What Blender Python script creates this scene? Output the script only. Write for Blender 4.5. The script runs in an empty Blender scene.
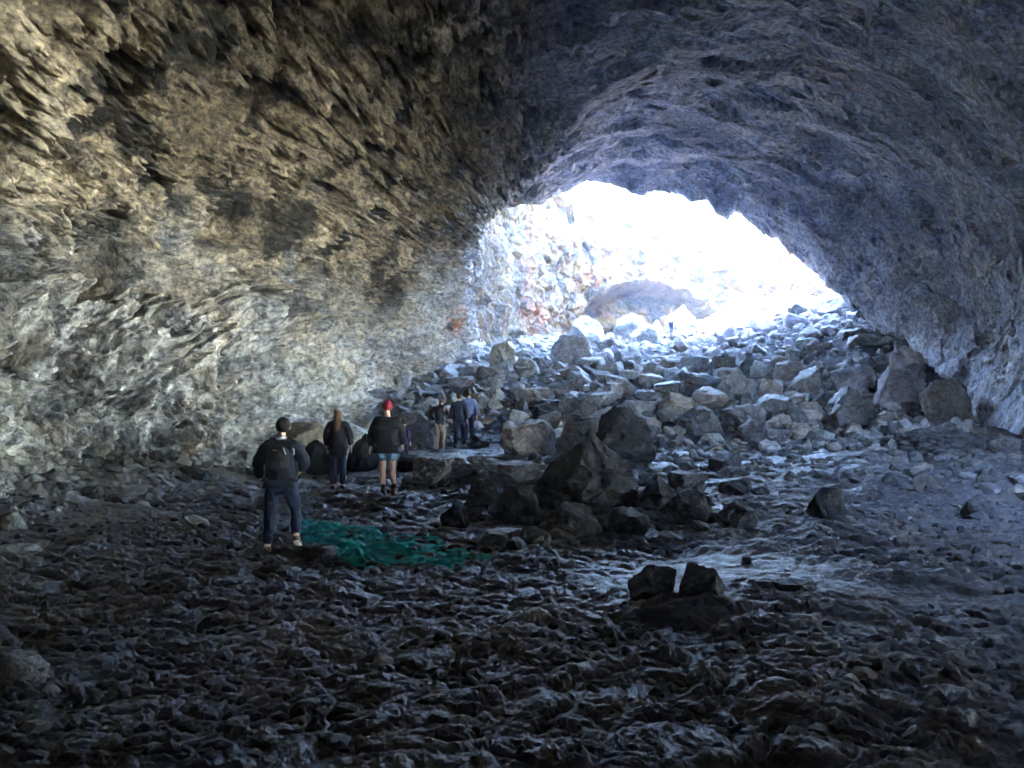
import bpy, math, random
import numpy as np
from mathutils import Vector, Matrix

R = math.radians
PI = math.pi
sc = bpy.context.scene
COL = sc.collection
F = 769.0          # focal length in pixels at 1024 wide
CAMZ = 2.2

# ------------------------------------------------------------------ noise
class Perlin:
    def __init__(s, seed):
        r = np.random.RandomState(seed)
        p = r.permutation(256)
        s.p = np.concatenate([p, p, p]).astype(np.int32)
        g = r.normal(size=(256, 3)); g /= np.linalg.norm(g, axis=1)[:, None]
        s.g = g.astype(np.float32)
    def __call__(s, x, y, z):
        xi = np.floor(x).astype(np.int32); yi = np.floor(y).astype(np.int32); zi = np.floor(z).astype(np.int32)
        xf = (x - xi).astype(np.float32); yf = (y - yi).astype(np.float32); zf = (z - zi).astype(np.float32)
        xi &= 255; yi &= 255; zi &= 255
        u = xf*xf*xf*(xf*(xf*6-15)+10); v = yf*yf*yf*(yf*(yf*6-15)+10); w = zf*zf*zf*(zf*(zf*6-15)+10)
        p = s.p; g = s.g
        out = 0
        for a in (0, 1):
            pa = p[xi+a]; wa = u if a else 1-u
            for b in (0, 1):
                pb = p[pa+yi+b]; wb = v if b else 1-v
                for c in (0, 1):
                    h = p[pb+zi+c] & 255; wc = w if c else 1-w
                    gr = g[h]
                    out = out + wa*wb*wc*(gr[..., 0]*(xf-a)+gr[..., 1]*(yf-b)+gr[..., 2]*(zf-c))
        return out*1.6
NZ = [Perlin(k) for k in range(12)]
def n3(k, x, y, z, f): return NZ[k](x*f, y*f, z*f)
def ridged(k, x, y, z, f, octv=3, gain=0.5):
    a = 1.0; out = 0; tot = 0
    for i in range(octv):
        n = 1-np.abs(NZ[(k+i) % 12](x*f, y*f, z*f))*2.0
        out = out + a*n; tot += a; a *= gain; f *= 2.1
    return out/tot
def fbm(k, x, y, z, f, octv=4, gain=0.5):
    a = 1.0; out = 0
    for i in range(octv):
        out = out + a*NZ[(k+i) % 12](x*f, y*f, z*f); a *= gain; f *= 2.03
    return out
def sstep(a, b, x):
    t = np.clip((x-a)/(b-a), 0, 1); return t*t*(3-2*t)

class Cell:
    """nearest-two-feature-point noise for fractured rock: F1, F2 and a random value per cell"""
    def __init__(s, seed):
        r = np.random.RandomState(seed)
        s.p = np.concatenate([r.permutation(256)]*3).astype(np.int32); s.o = r.rand(256, 3).astype(np.float32)
    def __call__(s, x, y, z):
        xi = np.floor(x).astype(np.int32); yi = np.floor(y).astype(np.int32); zi = np.floor(z).astype(np.int32)
        f1 = np.full(x.shape, 9., np.float32); f2 = f1.copy(); idd = np.zeros(x.shape, np.int32)
        for a in (-1, 0, 1):
            for b in (-1, 0, 1):
                for c in (-1, 0, 1):
                    h = s.p[s.p[s.p[(xi+a) & 255]+((yi+b) & 255)]+((zi+c) & 255)] & 255
                    o = s.o[h]
                    d = (xi+a+o[..., 0]-x)**2+(yi+b+o[..., 1]-y)**2+(zi+c+o[..., 2]-z)**2
                    d = d.astype(np.float32)
                    nearer = d < f1
                    f2 = np.where(nearer, f1, np.minimum(f2, d)); idd = np.where(nearer, h, idd); f1 = np.where(nearer, d, f1)
        return np.sqrt(f1), np.sqrt(f2), idd/255.0
CELL = Cell(5)

# ------------------------------------------------------------------ mesh helpers
def np_mesh(name, V, Fq, attrs=None, smooth=True):
    me = bpy.data.meshes.new(name)
    V = np.ascontiguousarray(V, np.float32); Fq = np.ascontiguousarray(Fq, np.int32)
    k = Fq.shape[1]
    me.vertices.add(len(V)); me.vertices.foreach_set('co', V.ravel())
    me.loops.add(Fq.size); me.loops.foreach_set('vertex_index', Fq.ravel())
    me.polygons.add(len(Fq)); me.polygons.foreach_set('loop_start', np.arange(0, Fq.size, k, dtype=np.int32))
    try: me.polygons.foreach_set('loop_total', np.full(len(Fq), k, np.int32))
    except Exception: pass
    me.polygons.foreach_set('use_smooth', np.full(len(Fq), smooth, bool))
    for an, av in (attrs or {}).items():
        at = me.attributes.new(an, 'FLOAT', 'POINT'); at.data.foreach_set('value', np.ascontiguousarray(av, np.float32).ravel())
    me.update(calc_edges=True); me.validate()
    return me
def grid_faces(nr, nc):
    i = np.arange(nr-1)[:, None]*nc+np.arange(nc-1)[None, :]
    return np.stack([i, i+1, i+nc+1, i+nc], -1).reshape(-1, 4)
def link(name, me, mat=None, parent=None, **props):
    o = bpy.data.objects.new(name, me); COL.objects.link(o)
    if mat is not None and me is not None and not me.materials: me.materials.append(mat)
    if parent is not None: o.parent = parent
    for k, v in props.items(): o[k] = v
    return o
def catrom(n_ctrl, t):
    """Catmull-Rom basis matrix: rows = samples t in 0..n_ctrl-1"""
    B = np.zeros((len(t), n_ctrl)); i = np.clip(np.floor(t).astype(int), 0, n_ctrl-2); f = t-i
    w = [-.5*f+f**2-.5*f**3, 1-2.5*f**2+1.5*f**3, .5*f+2*f**2-1.5*f**3, -.5*f**2+.5*f**3]
    for k in range(4):
        j = i-1+k; jj = np.clip(j, 0, n_ctrl-1)
        np.add.at(B, (np.arange(len(t)), jj), w[k])
    return B
def grid_normals(P):
    du = np.gradient(P, axis=1); dv = np.gradient(P, axis=0)
    n = np.cross(du, dv); n /= np.linalg.norm(n, axis=2, keepdims=True)+1e-9
    return n

# ------------------------------------------------------------------ materials
def mat(name, rough=0.85, spec=0.3):
    m = bpy.data.materials.new(name); m.use_nodes = True
    nt = m.node_tree; b = nt.nodes['Principled BSDF']
    b.inputs['Roughness'].default_value = rough
    b.inputs['Specular IOR Level'].default_value = spec
    return m, nt, b
def N(nt, t, **kw):
    n = nt.nodes.new(t)
    for k, v in kw.items():
        if k in n.inputs: n.inputs[k].default_value = v
        else: setattr(n, k, v)
    return n
def noise(nt, co, scale, detail=6, rough=0.6, dist=0.0):
    n = N(nt, 'ShaderNodeTexNoise'); n.inputs['Scale'].default_value = scale; n.inputs['Detail'].default_value = detail
    n.inputs['Roughness'].default_value = rough; n.inputs['Distortion'].default_value = dist
    nt.links.new(co, n.inputs['Vector']); return n.outputs['Fac']
def mr(nt, x, a, b, c=0.0, d=1.0):
    n = N(nt, 'ShaderNodeMapRange'); n.inputs['From Min'].default_value = a; n.inputs['From Max'].default_value = b
    n.inputs['To Min'].default_value = c; n.inputs['To Max'].default_value = d; nt.links.new(x, n.inputs['Value']); return n.outputs['Result']
def mix(nt, f, a, b, mode='MIX'):
    n = N(nt, 'ShaderNodeMix', data_type='RGBA', blend_type=mode)
    for s, v in ((0, f), (6, a), (7, b)):
        if isinstance(v, (int, float)): n.inputs[s].default_value = v
        elif isinstance(v, tuple): n.inputs[s].default_value = (*v, 1)
        else: nt.links.new(v, n.inputs[s])
    return n.outputs[2]
def math_(nt, op, a, b=None):
    n = N(nt, 'ShaderNodeMath', operation=op)
    for s, v in ((0, a), (1, b)):
        if v is None: continue
        if isinstance(v, (int, float)): n.inputs[s].default_value = v
        else: nt.links.new(v, n.inputs[s])
    return n.outputs[0]
def attr(nt, name): return N(nt, 'ShaderNodeAttribute', attribute_name=name).outputs['Fac']
def bump(nt, b, h, strength=0.6, dist=0.05):
    n = N(nt, 'ShaderNodeBump'); n.inputs['Strength'].default_value = strength; n.inputs['Distance'].default_value = dist
    nt.links.new(h, n.inputs['Height']); nt.links.new(n.outputs[0], b.inputs['Normal'])

def cave_material(name='cave_lava', k=1.0, tint=(1, 1, 1)):
    m, nt, b = mat(name, 0.62, 0.4)
    tc = N(nt, 'ShaderNodeNewGeometry').outputs['Position']
    warm, pale, orange = attr(nt, 'warm'), attr(nt, 'pale'), attr(nt, 'orange')
    n1 = noise(nt, tc, 0.5, 8, 0.62, 0.3); n2 = noise(nt, tc, 3.5, 8, 0.65, 0.15); n3_ = noise(nt, tc, 1.3, 8, 0.65, 0.3)
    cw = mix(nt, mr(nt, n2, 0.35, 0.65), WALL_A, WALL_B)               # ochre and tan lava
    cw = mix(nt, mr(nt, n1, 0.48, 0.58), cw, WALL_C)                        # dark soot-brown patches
    cc = mix(nt, mr(nt, n2, 0.35, 0.65), CEIL_A, CEIL_B)               # grey glaze, with a blue veil of glare put into the colour
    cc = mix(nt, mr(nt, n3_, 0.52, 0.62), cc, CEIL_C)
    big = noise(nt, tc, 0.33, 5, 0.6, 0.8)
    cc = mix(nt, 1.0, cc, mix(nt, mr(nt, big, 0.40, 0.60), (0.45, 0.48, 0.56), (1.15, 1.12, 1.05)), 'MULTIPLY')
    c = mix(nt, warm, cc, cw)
    cp = mix(nt, mr(nt, n2, 0.4, 0.6), PALE_A, PALE_B)             # pale mineral crust, with skylight on the wall put into its colour
    pm = math_(nt, 'MULTIPLY', pale, mr(nt, n3_, 0.36, 0.58, 0.3, 1.0))
    c = mix(nt, pm, c, cp)
    om = math_(nt, 'MULTIPLY', orange, mr(nt, n3_, 0.42, 0.56))
    c = mix(nt, om, c, (0.62, 0.24, 0.05))
    sp = mix(nt, mr(nt, noise(nt, tc, 5.5, 10, 0.78, 0.15), 0.40, 0.60), (0.33*k*tint[0], 0.33*k*tint[1], 0.35*k*tint[2]), (1.5*k*tint[0], 1.5*k*tint[1], 1.46*k*tint[2]))
    c = mix(nt, 1.0, c, sp, 'MULTIPLY')
    nt.links.new(c, b.inputs['Base Color'])
    f1 = noise(nt, tc, 7.0, 10, 0.72, 0.12)
    f1 = math_(nt, 'MULTIPLY', f1, mr(nt, noise(nt, tc, 0.9, 4, 0.6, 0.5), 0.38, 0.62, 0.25, 1.2))
    v = N(nt, 'ShaderNodeTexVoronoi', feature='DISTANCE_TO_EDGE'); v.inputs['Scale'].default_value = 1.6
    wv = N(nt, 'ShaderNodeVectorMath', operation='ADD')
    nn = N(nt, 'ShaderNodeTexNoise'); nn.inputs['Scale'].default_value = 1.2; nn.inputs['Detail'].default_value = 4; nt.links.new(tc, nn.inputs['Vector'])
    nt.links.new(tc, wv.inputs[0]); nt.links.new(nn.outputs['Color'], wv.inputs[1]); nt.links.new(wv.outputs[0], v.inputs['Vector'])
    cr = mr(nt, v.outputs['Distance'], 0.0, 0.05, 0.0, 0.13)
    h = math_(nt, 'ADD', f1, cr)
    h = math_(nt, 'MULTIPLY', h, mr(nt, warm, 0, 1, 0.5, 1.0))
    bump(nt, b, h, 1.0, 0.16)
    return m
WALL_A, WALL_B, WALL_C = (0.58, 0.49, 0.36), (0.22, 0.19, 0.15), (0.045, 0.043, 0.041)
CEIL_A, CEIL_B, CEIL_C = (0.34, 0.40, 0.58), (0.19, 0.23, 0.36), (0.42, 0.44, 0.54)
PALE_A, PALE_B = (0.78, 0.78, 0.80), (0.38, 0.40, 0.44)

def ground_material():
    m, nt, b = mat('wet_basalt', 0.45, 0.36)
    tc = N(nt, 'ShaderNodeNewGeometry').outputs['Position']
    n1 = noise(nt, tc, 1.1, 6, 0.6, 0.5); n2 = noise(nt, tc, 9, 8, 0.65, 0.3)
    c = mix(nt, mr(nt, n2, 0.3, 0.7), (0.013, 0.013, 0.017), (0.036, 0.035, 0.042))
    c = mix(nt, mr(nt, n1, 0.5, 0.72), c, (0.055, 0.046, 0.042))
    c = mix(nt, attr(nt, 'dust'), c, (0.25, 0.24, 0.23))
    nt.links.new(c, b.inputs['Base Color'])
    rg = math_(nt, 'ADD', mr(nt, n2, 0.3, 0.7, 0.36, 0.80), math_(nt, 'MULTIPLY', attr(nt, 'dry'), 0.5))
    nt.links.new(mr(nt, attr(nt, 'dry'), 0, 1, 0.36, 0.08), b.inputs['Specular IOR Level'])
    nt.links.new(rg, b.inputs['Roughness'])
    f1 = noise(nt, tc, 24.0, 9, 0.72, 0.1)
    bump(nt, b, f1, 0.9, 0.03)
    return m

def rock_material(name, ca, cb, cs, rough=0.7, spec=0.35):
    m, nt, b = mat(name, rough, spec)
    tc = N(nt, 'ShaderNodeTexCoord').outputs['Object']
    rnd = N(nt, 'ShaderNodeObjectInfo').outputs['Random']
    va = N(nt, 'ShaderNodeVectorMath', operation='ADD'); nt.links.new(tc, va.inputs[0])
    cx = N(nt, 'ShaderNodeCombineXYZ'); nt.links.new(math_(nt, 'MULTIPLY', rnd, 37.0), cx.inputs[0]); nt.links.new(cx.outputs[0], va.inputs[1])
    co = va.outputs[0]
    n1 = noise(nt, co, 1.7, 6, 0.6, 0.4); n2 = noise(nt, co, 9, 8, 0.7, 0.2)
    c = mix(nt, mr(nt, n1, 0.38, 0.62), ca, cb)
    c = mix(nt, mr(nt, n2, 0.52, 0.66), c, cs)
    c = mix(nt, 1.0, c, mix(nt, mr(nt, noise(nt, co, 5, 9, 0.8, 0.6), 0.38, 0.60), (0.5, 0.5, 0.5), (1.3, 1.3, 1.3)), 'MULTIPLY')
    k = mr(nt, rnd, 0, 1, 0.62, 1.35)
    hs = N(nt, 'ShaderNodeHueSaturation'); nt.links.new(c, hs.inputs['Color']); nt.links.new(k, hs.inputs['Value'])
    nt.links.new(hs.outputs[0], b.inputs['Base Color'])
    f1 = noise(nt, tc if False else N(nt, 'ShaderNodeNewGeometry').outputs['Position'], 9.0, 10, 0.75, 0.4)
    bump(nt, b, f1, 1.0, 0.09)
    return m
def flat_material(name, col, rough=0.85, var=0.25, scale=30, bmp=0.3):
    m, nt, b = mat(name, rough, 0.25)
    tc = N(nt, 'ShaderNodeTexCoord').outputs['Object']
    n = noise(nt, tc, scale, 4, 0.6)
    c = mix(nt, mr(nt, n, 0.3, 0.7), tuple(x*(1-var) for x in col), tuple(min(1, x*(1+var)) for x in col))
    nt.links.new(c, b.inputs['Base Color']); bump(nt, b, n, bmp, 0.01)
    return m
M_CAVE = cave_material(); M_PIT = cave_material('pit_lava', 0.20, (1.5, 1.08, 0.42)); M_GROUND = ground_material()  # pit copy is darker, with the warmth of sunlight put into its tint
M_ROCK = {
 'dark': rock_material('rock_dark', (0.055, 0.055, 0.060), (0.085, 0.080, 0.085), (0.19, 0.19, 0.20), 0.6),
 'black': rock_material('rock_black', (0.020, 0.021, 0.027), (0.034, 0.034, 0.039), (0.07, 0.07, 0.08), 0.75, 0.2),
 'grey': rock_material('rock_grey', (0.16, 0.16, 0.165), (0.24, 0.24, 0.245), (0.38, 0.385, 0.39)),
 'brown': rock_material('rock_brown', (0.18, 0.15, 0.135), (0.26, 0.22, 0.20), (0.36, 0.34, 0.32)),
 'tan': rock_material('rock_tan', (0.32, 0.27, 0.19), (0.22, 0.20, 0.16), (0.42, 0.38, 0.30)),
 'pale': rock_material('rock_pale', (0.31, 0.33, 0.31), (0.23, 0.245, 0.24), (0.50, 0.51, 0.50)),
 'lilac': rock_material('rock_lilac', (0.52, 0.49, 0.56), (0.38, 0.36, 0.41), (0.62, 0.60, 0.65)),
 'white': rock_material('rock_white', (0.60, 0.58, 0.52), (0.50, 0.48, 0.42), (0.7, 0.68, 0.62)),
}

# ------------------------------------------------------------------ terrain
LW = np.array([(-20, -9), (-5, -10.4), (0, -10.4), (14, -9.8), (20, -7.4), (30, -7.0), (38, -4.6), (50, 0.0), (62, 3), (80, 8)], float)
RW = np.array([(-20, 10), (-5, 12.5), (0, 13), (20, 13.8), (26, 15.2), (31, 16.8), (36, 20), (45, 30), (60, 38), (80, 36)], float)
def terrain(x, y, detail=False):
    x = np.asarray(x, float); y = np.asarray(y, float)
    lw = np.interp(y, LW[:, 0], LW[:, 1]); rw = np.interp(y, RW[:, 0], RW[:, 1])
    z0 = np.zeros_like(x)
    t = np.clip((y-24.5)/(56-24.5), 0, 1)
    ramp = 5.6*t**0.95
    side = sstep(9, 20, x)*sstep(26, 42, y)*2.6
    ramp = ramp+side
    ramp = np.where(y > 57, ramp-(y-57)*0.10, ramp)
    h = ramp
    h = h+sstep(3.0, 0.3, x-lw)*0.55*sstep(-4, 3, y)*(1-0.6*sstep(24, 40, y))
    h = h+sstep(3.0, 0.3, rw-x)*0.25*(1-sstep(28, 34, y))
    h = h+0.75*np.exp(-((x-13.0)/2.3)**2-((y-23.0)/1.3)**2)
    h = h+0.20*n3(3, x, y, z0, 0.16)+0.10*n3(4, x, y, z0, 0.45)*(1-sstep(24, 30, y)*0.2)
    h = h-0.08*np.exp(-((x+1.9)/1.2)**2-((y-10.0)/0.8)**2)
    return h
def smooth_patch(x, y):
    u = (x-2.75)-(y-8.5)*0.15; v = (y-8.5)+(x-2.7)*0.40
    d = np.sqrt((u/2.3)**2+(v/1.15)**2)+0.45*n3(6, x, y, x*0, 0.9)+0.3*n3(7, x, y, x*0, 2.7)
    return 1-sstep(0.45, 1.15, d)

def build_ground():
    ny, nc = 1150, 1000
    t = np.linspace(0, 1, ny)
    yy = 3.4*np.exp(t*np.log(96/3.4))
    yb = np.linspace(-16, 3.3, 60)
    yy = np.concatenate([yb, yy])
    s = np.concatenate([np.linspace(-1, -0.02, 90), np.linspace(0, 1, nc), np.linspace(1.02, 2, 90)])
    ye = np.maximum(yy, 3.4)[:, None]
    inner = 0.74*ye
    W = np.maximum(inner+4, 17.0)
    sm = (np.clip(s, 0, 1)*2-1)[None, :]*inner
    out = np.where(s[None, :] < 0, s[None, :]*(W-inner), np.where(s[None, :] > 1, (s[None, :]-1)*(W-inner), 0))
    X = sm+out; Y = np.repeat(yy[:, None], X.shape[1], 1)
    Z = terrain(X, Y)
    z0 = X*0
    sp = smooth_patch(X, Y)
    fx = 0.62   # stretch of the flow across the tunnel
    wx = X+0.16*n3(7, X, Y, z0, 2.3); wy = Y+0.16*n3(8, X, Y, z0+5, 2.3)
    near = 1-sstep(16, 32, Y)
    def lumps(f, sx, amp, zz, k):
        f1, f2, cid = CELL(wx*f*sx, wy*f*1.15, z0+zz)
        return amp*((0.3+0.7*cid)*np.clip(1-1.1*f1*f1, 0, 1)**0.8-0.3)*sstep(-0.02, 0.22, f2-f1)
    patch = 0.55+0.75*sstep(-.35, .35, n3(9, X, Y, z0, 0.30))
    A = patch*lumps(1.25, 0.62, 0.12, 0.5, 0)+patch*lumps(3.3, 0.78, 0.085, 2.5, 1)
    B = lumps(8.0, 0.88, 0.045, 4.5, 2)+0.04*n3(0, wx*fx, wy, z0, 1.4)
    C = 0.014*(1-np.abs(n3(2, wx*0.8, wy, z0+7, 6.7))*2.2)
    D = 0.009*(1-np.abs(n3(5, wx, wy, z0+9, 19))*2.5)*near
    E = 0.005*n3(6, X, Y, z0, 45)*near
    rough = (1-0.93*sp)
    Z = Z+rough*(A+B+C+D+E)
    # ropey ripples of the smooth pahoehoe tongue
    rp = np.sin((X*5.0+Y*17.0)+3.2*n3(2, X, Y, z0, 1.1)+2.1*n3(3, X, Y, z0, 3.1))
    Z = Z+sp*(0.007*rp+0.016*n3(4, X, Y, z0, 5)+0.010*n3(5, X*.6, Y, z0, 14)+0.006*n3(1, X, Y, z0, 33)+0.02)
    dust = 0.05*sstep(18, 27, Y)+0.35*sstep(.1, .5, n3(10, X, Y, z0, 0.5))*0.5+0.8*sstep(5.5, 0.8, X-np.interp(Y, LW[:, 0], LW[:, 1])+1.2*n3(6, X, Y, z0, 0.7))-0.25*sstep(6, 10, X)*sstep(28, 22, Y)+0.10*sp
    dry = sstep(23, 28, Y)
    P = np.stack([X, Y, Z], -1)
    me = np_mesh('ground', P.reshape(-1, 3), grid_faces(*X.shape), {'dust': np.clip(dust, 0, 1), 'dry': dry})
    link('ground', me, M_GROUND, kind='structure', label='dark wet basalt floor of broken and ropey lava')
    return P
GP = build_ground()

# ------------------------------------------------------------------ cave shell
NET = [
 # (x, y, z) for nodes left base .. top .. right base
 [(-3,-15,-1),(-3.2,-15,0),(-3,-15,2),(-2,-15,3.2),(-1,-15,4),(0,-15,4.2),(1.5,-15,4),(3,-15,3),(3.5,-15,1),(3.2,-15,-1)],
 [(-9,-7,-1),(-9.5,-7,2),(-9,-7,5),(-7,-7,8),(-3.5,-7,10),(1,-7,10.5),(6,-7,9.6),(10,-7,7),(12,-7,3.5),(11.5,-7,-1)],
 [(-10.6,4,-1),(-10.8,4,2),(-10.8,4,5),(-8.6,4,8.5),(-4.5,4,11.2),(1.5,4,12),(7.5,4,11),(12,4,8),(13.8,4,3.5),(13,4,-1)],
 [(-10,14,-1),(-10.2,14,2),(-10.6,14,5),(-8.5,14,8.6),(-4.3,14,11.4),(1.5,14,12.3),(8.2,14,11.2),(12.6,14,8),(14.3,14,3.5),(13.2,14,-1)],
 [(-7.4,20,-1),(-7.7,20,2),(-8.7,20,5),(-7.4,20,9),(-3.6,20,12),(2.5,20,13),(9.2,20,11.8),(14,20,8),(15.2,20,3.5),(13.8,20,-1)],
 [(-6.8,30,-1),(-6.9,30,2),(-7.2,30,5.5),(-5.5,30,9.6),(-1.5,30,12.9),(6.2,30,14.2),(12.8,29.5,12),(17.6,28.5,8),(18.3,27.5,3.6),(15.2,26,-1)],
 [(-4.6,38,-1),(-4.6,38,3),(-4.6,38,6.9),(-3.2,38,11.0),(0.8,39,13.6),(8.6,39,14.5),(14.4,37.5,11.9),(18.3,35.5,8.2),(19.2,32,3.8),(16.2,28.8,-1)],
 [(-1.2,49,-1),(-1.4,49,4),(-1.9,49,8.6),(-1.3,48.5,12.9),(2.6,46.5,13.8),(10.2,45,14.0),(14.9,43,10.4),(17.6,40,6.9),(18.6,35,2.9),(16.1,31,-1)],
 [(-3,50,-1),(-3,50,5),(-3,50,9),(-2.2,49.5,15),(2.7,48,16.5),(10.2,47.5,16.6),(16.4,45.2,13.6),(20,42.5,10.4),(22,38,5.5),(19.5,34,-1)],
 [(-6,47,-1),(-6,47,6),(-6,47,12),(-6,47,18),(1,46,21.5),(11,45.5,21.5),(19,42.5,21.5),(25,39,18),(27,36,10),(26,33,-1)],
]
def shell_attrs(P):
    X, Y, Z = P[..., 0], P[..., 1], P[..., 2]
    w = X+0.9*fbm(2, X, Y, Z, 0.25, 3)
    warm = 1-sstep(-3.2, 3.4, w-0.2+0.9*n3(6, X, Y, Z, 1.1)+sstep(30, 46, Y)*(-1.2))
    # the right wall turns tan near its foot beside the rubble
    rwarm = sstep(12.5, 15.5, X)*sstep(8.5, 3.5, Z+1.5*n3(3, X, Y, Z, 0.3))*sstep(20, 27, Y)*0.35
    warm = np.clip(warm+rwarm, 0, 1)
    pale = sstep(6.5, 2.0, Z+1.8*fbm(5, X, Y, Z, 0.3, 3)-sstep(26, 46, Y)*5)*sstep(2, -3, X-sstep(35, 50, Y)*5)  # low left wall and mouth end lightened in colour, as if skylit
    pale = np.clip(pale*(0.75+0.35*sstep(14, 30, Y))+0.5*sstep(30, 44, Y)*sstep(12, 8, Z), 0, 1)
    orange = np.zeros_like(X)
    for cx, cy, cz, r in ((-2.6, 40, 5.4, 0.7), (1.2, 53, 6.6, 1.3), (0.3, 50, 9.5, 0.8), (-5.0, 36, 5.0, 0.5)):
        orange = np.maximum(orange, np.exp(-((X-cx)**2+(Y-cy)**2/6+(Z-cz)**2)/r**2))
    return {'warm': warm, 'pale': pale, 'orange': np.clip(orange*1.5, 0, 1)}
LIGHT_HOLE = (7.72, 0.88, 2.42, 0.66)
def build_shell():
    C = np.array(NET, float)
    tv = np.concatenate([np.linspace(0, 2.5, 60, endpoint=False), np.linspace(2.5, 3, 110, endpoint=False), np.linspace(3, 4, 260, endpoint=False),
                         np.linspace(4, 5, 330, endpoint=False), np.linspace(5, 6, 200, endpoint=False), np.linspace(6, 7, 170, endpoint=False), np.linspace(7, 9, 60)])
    tu = np.linspace(0, 9, 1100)
    Bv, Bu = catrom(len(C), tv), catrom(10, tu)
    P = np.einsum('ai,ijk,bj->abk', Bv, C, Bu)
    P[0] = np.array([0, -17.0, 1.5])      # the tunnel ends in a blind cone behind the photographer
    n = grid_normals(P)
    X, Y, Z = P[..., 0], P[..., 1], P[..., 2]
    # normals should point into the tunnel
    cen = np.stack([X*0+2.5, Y, Z*0+5], -1)
    sgn = np.sign(np.sum(n[200:700]*(cen-P)[200:700]))
    n = n*(1 if sgn > 0 else -1)
    left = 1-sstep(-4.0, 4.5, X+1.5*fbm(2, X, Y, Z, 0.25, 3))
    right = 1-left
    lipfade = 1-0.75*np.exp(-((tv[:, None]-7)/0.5)**2)
    # diagonal folds on the left wall: coordinates stretched along a rising direction
    q = 0.5*fbm(7, X, Y, Z, 0.35, 2); q = q+0.5*n3(10, X, Y, Z, 0.9)
    a = (Y*0.50+Z*0.86)*0.80+q; bb = (-Y*0.86+Z*0.50)*1.0+q; c = X*1.0
    big = 1.05*fbm(0, X, Y, Z, 0.14, 2)
    fold = ridged(1, a, bb, c, 0.42, 4, 0.6)
    mid = ridged(3, a*1.4, bb, c, 1.15, 3, 0.55)
    fine = ridged(5, X, Y, Z, 3.0, 3, 0.6)
    fin2 = fbm(8, X, Y, Z, 9.0, 2)
    hole = sstep(0.14, 0.5, n3(9, a*1.2, bb, c, 0.62))           # deep pockets
    f1, f2, cid = CELL((a+0.15*fin2)*1.2, bb*1.5, c*1.5)
    slab = (cid-0.5)*sstep(0.0, 0.12, f2-f1)
    # right / ceiling: smoother glaze with scallops, cracks and drips
    f1r, f2r, cidr = CELL(X*0.55+q, Y*0.42, Z*0.55+q)
    f1s, f2s, cids = CELL(X*1.5+2*q, Y*1.1, Z*1.5)
    f1t, f2t, cidt = CELL(a*3.6, bb*4.2, c*4.0)
    dl = 0.14*(cidt-0.5)*sstep(0, 0.12, f2t-f1t)+big+1.10*fold+0.62*mid+0.22*fine+0.03*fin2-1.7*hole+0.62*slab
    dr = 0.07*(cids-0.5)*sstep(0, 0.10, f2s-f1s)+0.55*big+0.22*ridged(1, X+q, Y+q, Z, 0.35, 3)+0.20*(cidr-0.5)*sstep(0, 0.22, f2r-f1r)+0.05*ridged(4, X+q, Y*0.6, Z+q, 1.5, 3, 0.6)+0.018*fine+0.010*fin2 \
        - 0.30*sstep(0.2, 0.5, n3(10, X, Y, Z, 0.4))
    dl = dl*1.3-0.45
    d = (left*dl+right*dr)*lipfade
    P = P+n*d[..., None]
    # ragged lip
    lip = np.exp(-((tv[:, None]-7)/0.35)**2)*sstep(3.2, 4.2, tu[None, :])
    P[..., 2] += lip*(0.55*ridged(2, tu[None, :]*2.6+tv[:, None]*0, tv[:, None]*0.8, tu[None, :]*0, 1.0, 4, 0.6)-0.45+1.1*n3(8, tu[None, :]*1.7+tv[:, None]*0, tv[:, None]*0.5, tu[None, :]*0, 1.0)+0.7*n3(9, tu[None, :]*4.3+tv[:, None]*0, tv[:, None]*0.5, tu[None, :]*0, 1.0))
    at = shell_attrs(P)
    # added unseen opening in the right wall, letting sky light reach the left wall
    Fc = grid_faces(*X.shape)
    uu = np.repeat(tu[None, :], len(tv), 0).ravel(); vv = np.repeat(tv[:, None], len(tu), 1).ravel()
    e = ((uu-LIGHT_HOLE[0])/LIGHT_HOLE[1])**2+((vv-LIGHT_HOLE[2])/LIGHT_HOLE[3])**2+0.25*n3(4, X, Y, Z, 0.5).ravel()
    Fc = Fc[e[Fc[:, 0]] > 1]
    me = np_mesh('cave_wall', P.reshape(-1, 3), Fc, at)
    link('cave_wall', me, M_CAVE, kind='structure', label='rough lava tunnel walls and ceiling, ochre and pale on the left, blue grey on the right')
build_shell()

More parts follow.
